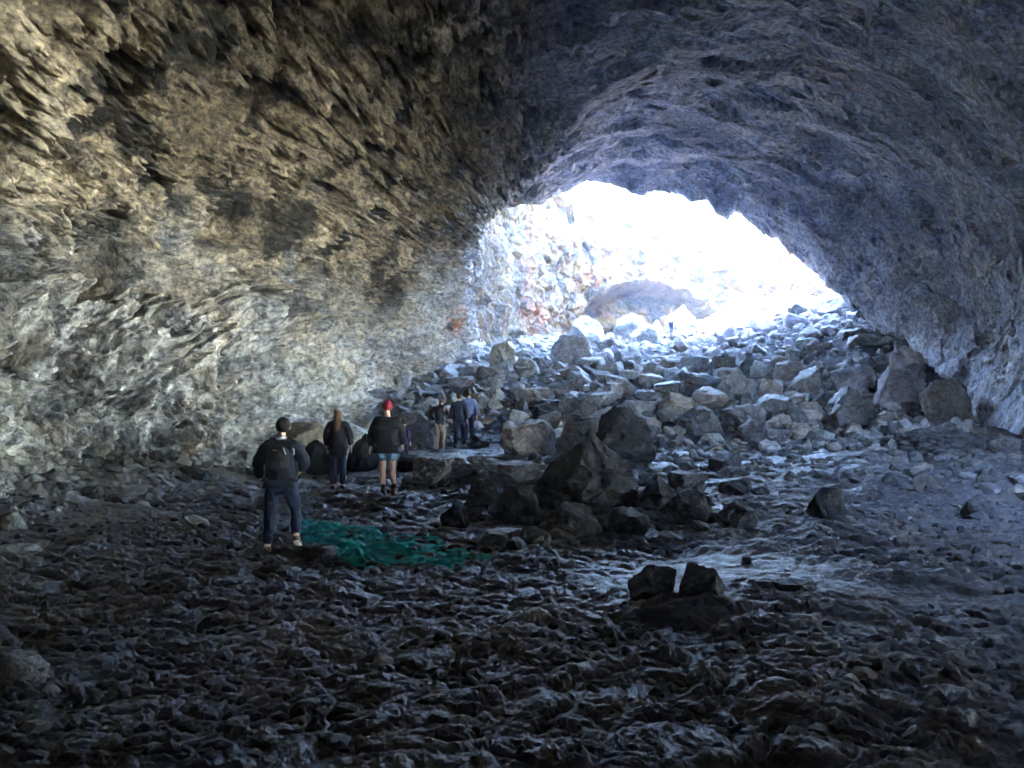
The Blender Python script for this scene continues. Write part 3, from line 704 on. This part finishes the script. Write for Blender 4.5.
# teal film over a dip of the floor, standing in for a lens ghost
def build_lens_ghost():
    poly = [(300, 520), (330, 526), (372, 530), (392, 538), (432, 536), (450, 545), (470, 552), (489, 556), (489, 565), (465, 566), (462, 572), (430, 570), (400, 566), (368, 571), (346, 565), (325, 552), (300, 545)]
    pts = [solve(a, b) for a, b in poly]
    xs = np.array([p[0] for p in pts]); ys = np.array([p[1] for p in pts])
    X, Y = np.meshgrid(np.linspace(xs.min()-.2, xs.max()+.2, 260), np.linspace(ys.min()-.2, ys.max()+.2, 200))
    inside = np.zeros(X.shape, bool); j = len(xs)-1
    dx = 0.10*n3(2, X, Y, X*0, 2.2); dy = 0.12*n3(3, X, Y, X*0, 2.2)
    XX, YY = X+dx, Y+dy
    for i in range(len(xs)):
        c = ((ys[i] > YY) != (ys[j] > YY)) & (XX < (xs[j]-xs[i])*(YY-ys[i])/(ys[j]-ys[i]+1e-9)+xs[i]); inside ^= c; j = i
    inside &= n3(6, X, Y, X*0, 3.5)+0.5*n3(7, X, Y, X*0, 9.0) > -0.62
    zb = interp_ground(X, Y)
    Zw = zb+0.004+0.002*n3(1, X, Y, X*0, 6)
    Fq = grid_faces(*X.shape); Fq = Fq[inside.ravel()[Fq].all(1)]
    me = np_mesh('lens_ghost', np.stack([X, Y, Zw], -1).reshape(-1, 3), Fq)
    m, nt, b = mat('teal_ghost_film', 0.8, 0.06)
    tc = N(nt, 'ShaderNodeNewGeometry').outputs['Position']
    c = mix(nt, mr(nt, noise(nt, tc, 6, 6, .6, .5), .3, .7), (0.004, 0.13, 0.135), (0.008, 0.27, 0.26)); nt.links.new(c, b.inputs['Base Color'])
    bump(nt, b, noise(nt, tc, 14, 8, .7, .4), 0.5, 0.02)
    link('lens_ghost', me, m, kind='structure', label='teal film standing in for a lens ghost on the rough floor right of the man with the backpack')
def interp_ground(X, Y):
    """height of the finished floor mesh at (X, Y)"""
    yy = GP[:, 0, 1]; zo = np.zeros_like(X)
    r0 = np.clip(np.searchsorted(yy, Y)-1, 0, len(yy)-2); fy = (Y-yy[r0])/(yy[r0+1]-yy[r0])
    def row(rw):
        res = np.zeros_like(X)
        for q in np.unique(rw):
            mk = rw == q; res[mk] = np.interp(X[mk], GP[q, :, 0], GP[q, :, 2])
        return res
    return row(r0)*(1-fy)+row(r0+1)*fy
build_lens_ghost()

# ------------------------------------------------------------------ people
def skin(name, verts, edges, sub=2, wrinkle=0.0, seed=0, wf=9.0):
    """verts: (x, y, z, rx, ry). One continuous skinned surface"""
    me = bpy.data.meshes.new(name+'_s'); me.from_pydata([v[:3] for v in verts], edges, [])
    o = bpy.data.objects.new(name+'_s', me); COL.objects.link(o)
    md = o.modifiers.new('skin', 'SKIN'); md.use_smooth_shade = True; md.branch_smoothing = 0.6
    if not me.skin_vertices:
        bpy.context.view_layer.objects.active = o
    for i, v in enumerate(verts):
        me.skin_vertices[0].data[i].radius = (v[3], v[4] if len(v) > 4 else v[3]); me.skin_vertices[0].data[i].use_root = (i == 0)
    s = o.modifiers.new('sub', 'SUBSURF'); s.levels = sub; s.render_levels = sub
    dg = bpy.context.evaluated_depsgraph_get(); ev = o.evaluated_get(dg)
    out = bpy.data.meshes.new_from_object(ev); out.name = name
    bpy.data.objects.remove(o); bpy.data.meshes.remove(me)
    if wrinkle:
        n = len(out.vertices); P = np.zeros(n*3, np.float32); out.vertices.foreach_get('co', P); P = P.reshape(-1, 3)
        Nn = np.zeros(n*3, np.float32); out.vertices.foreach_get('normal', Nn); Nn = Nn.reshape(-1, 3)
        q = P+seed*5.3
        d = ridged(2, q[:, 0]*0.7, q[:, 1]*0.7, q[:, 2]*1.3, wf, 2)-0.3
        P = P+Nn*(wrinkle*d)[:, None]; out.vertices.foreach_set('co', P.ravel()); out.update()
    for p in out.polygons: p.use_smooth = True
    return out
CM = {}
def cmat(col, var=0.15, rough=0.85):
    k = (col, rough)
    if k not in CM: CM[k] = flat_material('cloth', col, rough, var, 40, 0.4)
    return CM[k]
SKIN = flat_material('skin', (0.58, 0.38, 0.30), 0.55, 0.08, 12, 0.1)
def lerp(a, b, t): return tuple(a[i]+(b[i]-a[i])*t for i in range(3))
def person(label, loc, H, rz, P=None, top=(0.02, 0.022, 0.035), bottom=(0.02, 0.03, 0.06), puff=0.03, hem=0.86, shorts=False, skirt_w=1.0,
           hat=None, hair=None, longhair=False, shoes=(0.03, 0.025, 0.02), socks=None, pack=False, collar=None, bulk=1.0, cap=False, sole=None, group='walkers exploring the tunnel', stripe=None, trim=None):
    J = dict(pel=(0, 0, .95), waist=(0, 0, 1.07), chest=(0, .01, 1.28), up=(0, 0, 1.40), neck=(0, 0.005, 1.49), hb=(0, .015, 1.56), hm=(0, .025, 1.64), cr=(0, .015, 1.705),
             sL=(-.165, 0, 1.41), eL=(-.235, -.03, 1.15), wL=(-.25, .04, .91), sR=(.165, 0, 1.41), eR=(.235, -.03, 1.15), wR=(.25, .04, .91),
             hL=(-.085, 0, .90), kL=(-.10, .03, .50), aL=(-.10, -.02, .09), hR=(.085, 0, .90), kR=(.10, .03, .50), aR=(.10, -.02, .09), tL=None, tR=None)
    J.update(P or {})
    root = bpy.data.objects.new('person', None); COL.objects.link(root); root['label'] = label; root['category'] = 'person'; root['group'] = group
    k = H/1.75
    root.location = loc; root.rotation_euler = (0, 0, rz); root.scale = (k, k, k)
    # body: one continuous skinned figure with hands
    V = []; E = []
    def add(p, r, r2=None, par=None):
        V.append((*p, r, r2 or r)); i = len(V)-1
        if par is not None: E.append((par, i))
        return i
    b = bulk
    pel = add(J['pel'], .13*b, .10*b); wa = add(J['waist'], .125*b, .095*b, pel); ch = add(J['chest'], .15*b, .105*b, wa); up = add(J['up'], .12*b, .085*b, ch)
    ne = add(J['neck'], .055, .055, up); hb = add(J['hb'], .062, .072, ne); hm = add(J['hm'], .074, .092, hb); cr = add(J['cr'], .055, .066, hm)
    f = Vector(J['hm'])
    add((f.x, f.y+.105, f.z-.02), .012, .014, hm)                      # nose
    for s in 'LR':
        sg = -1 if s == 'L' else 1
        sh = add(J['s'+s], .06*b, .06*b, up); el = add(J['e'+s], .042, .042, sh); wr = add(J['w'+s], .026, .022, el)
        a, c = Vector(J['e'+s]), Vector(J['w'+s]); d = (c-a).normalized()
        pm = add(c+d*.06, .036, .018, wr)
        side = Vector((0, 1, 0)); side = (side-d*side.dot(d)).normalized()
        th = add(c+d*.05+side*.045, .010, .010, wr); add(c+d*.085+side*.055, .008, .008, th)
        for q, ln in ((-.030, .060), (-.010, .078), (.010, .072), (.028, .060)):
            kn = add(c+d*.10+side*q, .009, .009, pm); add(c+d*(.10+ln*.6)+side*q*1.1+Vector((-sg*.012, 0, 0)), .0075, .0075, kn)
        hp = add(J['h'+s], .088*b, .09*b, pel); kn = add(J['k'+s], .055, .058, hp); cf = add(lerp(J['k'+s], J['a'+s], .3), .056, .060, kn); an = add(J['a'+s], .036, .040, cf)
        t = J['t'+s] or (J['a'+s][0]+sg*.02, J['a'+s][1]+.16, J['a'+s][2]-.055)
        add(t, .035, .022, an)
    body = skin('body', V, E, 2); link('body', body, SKIN, root)
    # ears
    for sg in (-1, 1):
        em = skin('ear', [(f.x+sg*.078, f.y-.005, f.z-.03, .010, .014), (f.x+sg*.084, f.y-.012, f.z, .010, .018), (f.x+sg*.080, f.y-.008, f.z+.022, .008, .012)], [(0, 1), (1, 2)], 1)
        link('ear', em, SKIN, root)
    # jacket
    V = []; E = []
    pf = puff
    hz = J['pel']; lo = (hz[0], hz[1], hem)
    p0 = add(J['waist'], (.135+pf)*b*skirt_w, (.105+pf)*b*skirt_w); p1 = add(J['chest'], (.155+pf)*b, (.115+pf)*b, p0); p2 = add(J['up'], (.135+pf*.7)*b, (.095+pf*.6)*b, p1)
    nk = add(J['neck'], .078, .080, p2); add((J['neck'][0], J['neck'][1]+.005, J['neck'][2]+.035), .072, .075, nk)
    l1 = add((hz[0], hz[1], (hem+J['waist'][2])/2), (.148+pf)*b*skirt_w, (.118+pf)*b*skirt_w, p0); l2 = add(lo, (.155+pf)*b*skirt_w, (.128+pf)*b*skirt_w, l1); add((hz[0], hz[1], hem-.03), (.15+pf)*b*skirt_w, (.125+pf)*b*skirt_w, l2)
    for s in 'LR':
        sh = add(J['s'+s], (.066+pf*.6)*b, (.068+pf*.6)*b, p2)
        m1 = add(lerp(J['s'+s], J['e'+s], .55), .058+pf*.6, .058+pf*.6, sh)
        el = add(J['e'+s], .052+pf*.5, .054+pf*.5, m1); add(lerp(J['e'+s], J['w'+s], .93), .038+pf*.3, .038+pf*.3, el)
    jk = skin('jacket', V, E, 3, 0.014, len(label)); link('jacket', jk, cmat(top), root)
    if collar:
        n = J['neck']; V = []; E = []
        first = None
        for i in range(9):
            a_ = 2*PI*i/9; add((n[0]+.068*math.cos(a_), n[1]+.068*math.sin(a_), n[2]+.012), .014, .014, first); first = len(V)-1
        E.append((0, 8)); link('collar', skin('collar', V, E, 1), cmat(collar), root)
    # trousers or shorts
    V = []; E = []
    if shorts:
        a0 = add((hz[0], hz[1], .93), .155*b, .125*b)
        for s in 'LR':
            h_ = add(J['h'+s], .108*b, .112*b, a0); m_ = add(lerp(J['h'+s], J['k'+s], .35), .095*b, .10*b, h_); add(lerp(J['h'+s], J['k'+s], .58), .088*b, .092*b, m_)
        link('shorts', skin('shorts', V, E, 3, 0.008, 3), cmat(bottom), root)
    else:
        a0 = add((hz[0], hz[1], .95), .145*b, .115*b)
        for s in 'LR':
            h_ = add(J['h'+s], .098*b, .102*b, a0); m1 = add(lerp(J['h'+s], J['k'+s], .5), .085*b, .09*b, h_); k_ = add(J['k'+s], .070, .073, m1)
            m2 = add(lerp(J['k'+s], J['a'+s], .5), .066, .068, k_); add(lerp(J['k'+s], J['a'+s], .95), .056, .060, m2)
        link('trousers', skin('trousers', V, E, 3, 0.013, 7, 12), cmat(bottom), root)
    for s in 'LR':
        sg = -1 if s == 'L' else 1
        a_ = Vector(J['a'+s]); t = Vector(J['t'+s] or (a_.x+sg*.02, a_.y+.16, a_.z-.055))
        V = []; E = []
        i0 = add(tuple(a_+Vector((0, 0, .02))), .048, .052); i1 = add(tuple(a_+(t-a_)*.05-Vector((0, .02, .045))), .046, .046, i0); i2 = add(tuple(a_.lerp(t, .6)-Vector((0, 0, .018))), .046, .036, i1); add(tuple(t), .042, .028, i2)
        if socks: i3 = add(tuple(a_+Vector((0, 0, .09))), .052, .054, i0)
        sho = link('shoe', skin('shoe', V, E, 2), cmat(shoes), root)
        if sole and s == 'R':
            V = []; E = []
            i1 = add(tuple(a_-Vector((0, .045, .045))), .040, .020); i2 = add(tuple(a_.lerp(t, .5)-Vector((0, .03, .055))), .044, .018, i1); add(tuple(t-Vector((0, .01, .025))), .042, .016, i2)
            link('sole', skin('sole', V, E, 2), cmat(sole), sho)
        if socks:
            V = []; E = []
            i0 = add(tuple(a_+Vector((0, 0, .06))), .047, .049); i1 = add(lerp(J['a'+s], J['k'+s], .28), .050, .052, i0); add(lerp(J['a'+s], J['k'+s], .42), .056, .058, i1)
            link('sock', skin('sock', V, E, 2), cmat(socks), root)
    hx, hy, hzz = J['hm']
    def shell(name, rx, ry, rz_, cx, cy_, cz, cut, seed, amp, mat_, face=0.0):
        V0, F0 = ICO[4]
        q = V0*1.0
        d = 1+amp*ridged(2, q[:, 0]*2+seed, q[:, 1]*2, q[:, 2]*1.5, 2.2, 3)
        P_ = q*np.array([rx, ry, rz_])*d[:, None]
        low = sstep(cut+0.02, cut-0.02, P_[:, 2])[:, None]
        P_ = P_*(1-low*0.25); P_[:, 2] = np.maximum(P_[:, 2], cut-0.03)
        fr = sstep(0.02, 0.06, P_[:, 1])*sstep(face, face-0.03, P_[:, 2]); P_[:, 1] -= fr*0.055; P_[:, 0] *= 1-0.2*fr
        return link(name, np_mesh(name, P_+np.array([cx, cy_, cz]), F0), mat_, root)
    if hair:
        shell('hair', .088, .108, .098, hx, hy-.014, hzz+.032, -0.115, 3, 0.10, cmat(hair), 0.03)
        if longhair:
            V = []; E = []
            i2 = add((hx, hy-.060, hzz-.03), .075, .05); i3 = add((hx+.01, hy-.095, hzz-.16), .085, .045, i2); i4 = add((hx+.02, hy-.125, hzz-.29), .080, .035, i3); add((hx+.02, hy-.13, hzz-.40), .045, .02, i4)
            link('long_hair', skin('long_hair', V, E, 3, 0.016, 5, 16), cmat(hair), root)
    if hat:
        ht = shell('hat', .092, .112, .120, hx, hy-.006, hzz+.040, -0.065, 9, 0.04, cmat(hat), -0.01)
        if cap:
            V = []; E = []
            i0 = add((hx, hy+.09, hzz+.02), .060, .008); add((hx+.0, hy+.15, hzz+.01), .050, .006, i0)
            link('brim', skin('brim', V, E, 1), cmat(hat), ht)
    if pack:
        c = Vector(J['chest'])
        V = []; E = []
        i0 = add((c.x, c.y-.20, c.z-.20), .155, .10); i1 = add((c.x, c.y-.215, c.z), .15, .105, i0); add((c.x, c.y-.19, c.z+.15), .12, .075, i1)
        bp = link('backpack', skin('backpack', V, E, 3, 0.012, 9, 14), cmat((0.013, 0.013, 0.018)), root)
        V = []; E = []
        i0 = add((c.x, c.y-.32, c.z-.17), .10, .03); add((c.x, c.y-.325, c.z-.05), .09, .03, i0)
        link('pocket', skin('pocket', V, E, 2, .006, 2, 20), cmat((0.016, 0.015, 0.020)), bp)
        V = []; E = []; i0 = add((c.x-.045, c.y-.325, c.z+.085), .010, .007); add((c.x+.02, c.y-.325, c.z+.088), .010, .007, i0)
        link('tag', skin('tag', V, E, 1), cmat((0.35, 0.16, 0.10)), bp)
        V = []; E = []; i0 = add((c.x+.085, c.y-.31, c.z+.12), .008, .006); i1 = add((c.x+.10, c.y-.32, c.z+.085), .007, .006, i0); add((c.x+.12, c.y-.315, c.z+.03), .009, .006, i1)
        link('strap', skin('strap', V, E, 1), cmat((0.45, 0.45, 0.47)), bp)
        V = []; E = []; i0 = add((c.x+.185, c.y-.18, c.z+.10), .012, .010); i1 = add((c.x+.20, c.y-.20, c.z+.05), .009, .008, i0); add((c.x+.19, c.y-.20, c.z+.01), .018, .012, i1)
        link('buckle', skin('buckle', V, E, 1), cmat((0.45, 0.46, 0.5)), bp)
        for sg in (-1, 1):
            V = []; E = []; i0 = add((c.x+sg*.10, c.y-.14, c.z+.18), .026, .012); i1 = add((c.x+sg*.12, c.y-.02, c.z+.225), .026, .012, i0); i2 = add((c.x+sg*.12, c.y+.13, c.z+.12), .024, .012, i1); add((c.x+sg*.15, c.y+.10, c.z-.12), .02, .012, i2)
            link('shoulder_strap', skin('shoulder_strap', V, E, 2), cmat((0.02, 0.02, 0.025)), bp)
    return root
def at_px(px, py, d=None):
    x, y, z = solve(px, py, d)
    z = float(interp_ground(np.array([[x]]), np.array([[y]]))[0, 0])
    if d is None:                       # settle on the finished floor rather than on the smooth terrain
        for _ in range(12):
            y = 0.5*y+0.5*min(26.0, F*(CAMZ-z)/(py-384)); x = (px-512)/F*y; z = float(interp_ground(np.array([[x]]), np.array([[y]]))[0, 0])
    return (x, y, z-0.015)
hl = at_px(281, 553)
person('man with a black backpack and blue jeans, the nearest walker', hl, 1.84, 0.1,
       dict(hL=(-.10, 0, .90), kL=(-.155, .05, .50), aL=(-.165, -.02, .10), hR=(.09, 0, .90), kR=(.17, .12, .54), aR=(.20, -.06, .24), tR=(.23, .06, .13),
            eL=(-.29, -.03, 1.17), wL=(-.29, .12, .95), eR=(.31, -.02, 1.18), wR=(.22, .20, 1.06), hb=(0, .03, 1.55), hm=(0.02, .045, 1.63), cr=(0.02, .04, 1.695)),
       top=(0.010, 0.012, 0.022), bottom=(0.012, 0.018, 0.040), puff=.055, hem=.88, bulk=1.1, hair=(0.008, 0.007, 0.007), pack=True, collar=(0.35, 0.38, 0.42), shoes=(0.09, 0.07, 0.06), sole=(0.6, 0.56, 0.5))
hl = at_px(338, 489)
person('long-haired walker in a long dark jacket, between backpack man and red hat', hl, 1.66, -0.05,
       dict(hm=(.0, .02, 1.64), eL=(-.25, -.02, 1.16), eR=(.26, 0, 1.16), wR=(.27, .05, .93)),
       top=(0.013, 0.010, 0.016), bottom=(0.018, 0.026, 0.048), puff=.055, hem=.74, hair=(0.10, 0.055, 0.03), longhair=True, hat=(0.20, 0.20, 0.20), shoes=(0.07, 0.05, 0.045))
hl = at_px(387, 496)
person('walker in a red hat, black puffer jacket and denim shorts with bare legs', hl, 1.76, 0.0,
       dict(eL=(-.27, -.03, 1.15), wL=(-.31, .02, .93), eR=(.28, -.03, 1.15), wR=(.27, .12, .97), kL=(-.085, .03, .50), aL=(-.07, -.02, .09), kR=(.10, .02, .50), aR=(.13, -.02, .10)),
       top=(0.010, 0.011, 0.016), bottom=(0.15, 0.26, 0.38), puff=.09, hem=.90, shorts=True, bulk=1.12, hat=(0.20, 0.010, 0.022), shoes=(0.12, 0.065, 0.04), socks=(0.02, 0.02, 0.025))
hl = at_px(404, 464, 20.3)
person('small child in a purple jacket, half hidden behind the red-hatted walker', hl, 1.22, -0.5, {}, top=(0.07, 0.035, 0.13), bottom=(0.02, 0.025, 0.045), hair=(0.02, 0.015, 0.012), hat=(0.03, 0.028, 0.03), cap=True, puff=.03, hem=.84)
hl = at_px(440, 456, 24.2)
person('walker in a dark jacket and khaki trousers, leaning left of the pair in blue', hl, 1.72, -0.25,
       dict(chest=(-.05, .03, 1.28), up=(-.03, .05, 1.40), neck=(0.01, .07, 1.48), hb=(.03, .09, 1.54), hm=(.05, .10, 1.62), cr=(.05, .09, 1.68), sL=(-.20, .02, 1.38), sR=(.13, .04, 1.41), eL=(-.33, 0, 1.17), wL=(-.25, .12, 1.0), eR=(.22, .04, 1.16), wR=(.24, .2, 1.05), kL=(-.10, .03, .5), aL=(-.12, 0, .09)),
       top=(0.011, 0.011, 0.016), bottom=(0.26, 0.20, 0.15), puff=.04, hem=.90, hat=(0.22, 0.20, 0.19), hair=(0.2, 0.19, 0.18), shoes=(0.06, 0.05, 0.04))
hl = at_px(459, 450, 24.7)
person('walker all in navy blue standing in the middle of the far trio', hl, 1.78, -0.2, dict(kL=(-.10, .03, .5), aL=(-.13, .02, .1), kR=(.12, .06, .52), aR=(.14, .05, .10)),
       top=(0.014, 0.017, 0.035), bottom=(0.03, 0.034, 0.07), puff=.045, hem=.86, hair=(0.07, 0.045, 0.03), shoes=(0.06, 0.05, 0.05))
hl = at_px(469, 451, 25.3)
person('walker in a light blue and purple jacket, rightmost of the far trio', hl, 1.76, 0.1, {}, top=(0.10, 0.13, 0.27), bottom=(0.07, 0.06, 0.14), puff=.03, hem=.88, hair=(0.10, 0.07, 0.05), hat=(0.06, 0.05, 0.06), shoes=(0.1, 0.1, 0.1))
hl = at_px(671, 341, 54.0)
person('tiny far walker in a white shirt climbing over the crest by the white boulder', hl, 1.74, -0.6,
       dict(kL=(-.06, .14, .52), aL=(-.08, .02, .14), kR=(.10, .02, .50), aR=(.10, -.14, .09)), top=(0.62, 0.72, 0.78), bottom=(0.05, 0.06, 0.13), puff=.02, hem=.9, hat=(0.40, 0.14, 0.10), shoes=(0.04, 0.04, 0.05))


def build_haze():
    import bmesh
    bm = bmesh.new(); bmesh.ops.create_cube(bm, size=1)
    x0, x1, y0, y1, z0, z1 = -260, 300, -220, 330, -4, 36
    for v in bm.verts: v.co = ((x0+x1)/2+v.co.x*(x1-x0), (y0+y1)/2+v.co.y*(y1-y0), (z0+z1)/2+v.co.z*(z1-z0))
    me = bpy.data.meshes.new('haze'); bm.to_mesh(me); bm.free()
    m = bpy.data.materials.new('haze'); m.use_nodes = True; nt = m.node_tree; nt.nodes.clear()
    o_ = nt.nodes.new('ShaderNodeOutputMaterial'); v = nt.nodes.new('ShaderNodeVolumePrincipled')
    v.inputs['Color'].default_value = (0.72, 0.82, 1.0, 1); v.inputs['Density'].default_value = 0.0010; v.inputs['Anisotropy'].default_value = 0.6
    nt.links.new(v.outputs[0], o_.inputs['Volume'])
    link('haze', me, m, kind='stuff', label='thin blue haze in the air of the tunnel')
build_haze()
sc.cycles.volume_bounces = 0


sc.view_settings.view_transform = 'Standard'; sc.view_settings.look = 'None'; sc.view_settings.gamma = 1
sc.view_settings.exposure = 7.15
sc.view_settings.use_curve_mapping = False
cy = sc.cycles
cy.use_denoising = True; cy.denoiser = 'OPENIMAGEDENOISE'; cy.denoising_input_passes = 'RGB_ALBEDO_NORMAL'; cy.denoising_prefilter = 'FAST'
cy.max_bounces = 7; cy.diffuse_bounces = 6; cy.glossy_bounces = 2; cy.transmission_bounces = 2
cy.sample_clamp_indirect = 0; cy.use_adaptive_sampling = True; cy.adaptive_threshold = 0.015
cy.caustics_reflective = False; cy.caustics_refractive = False
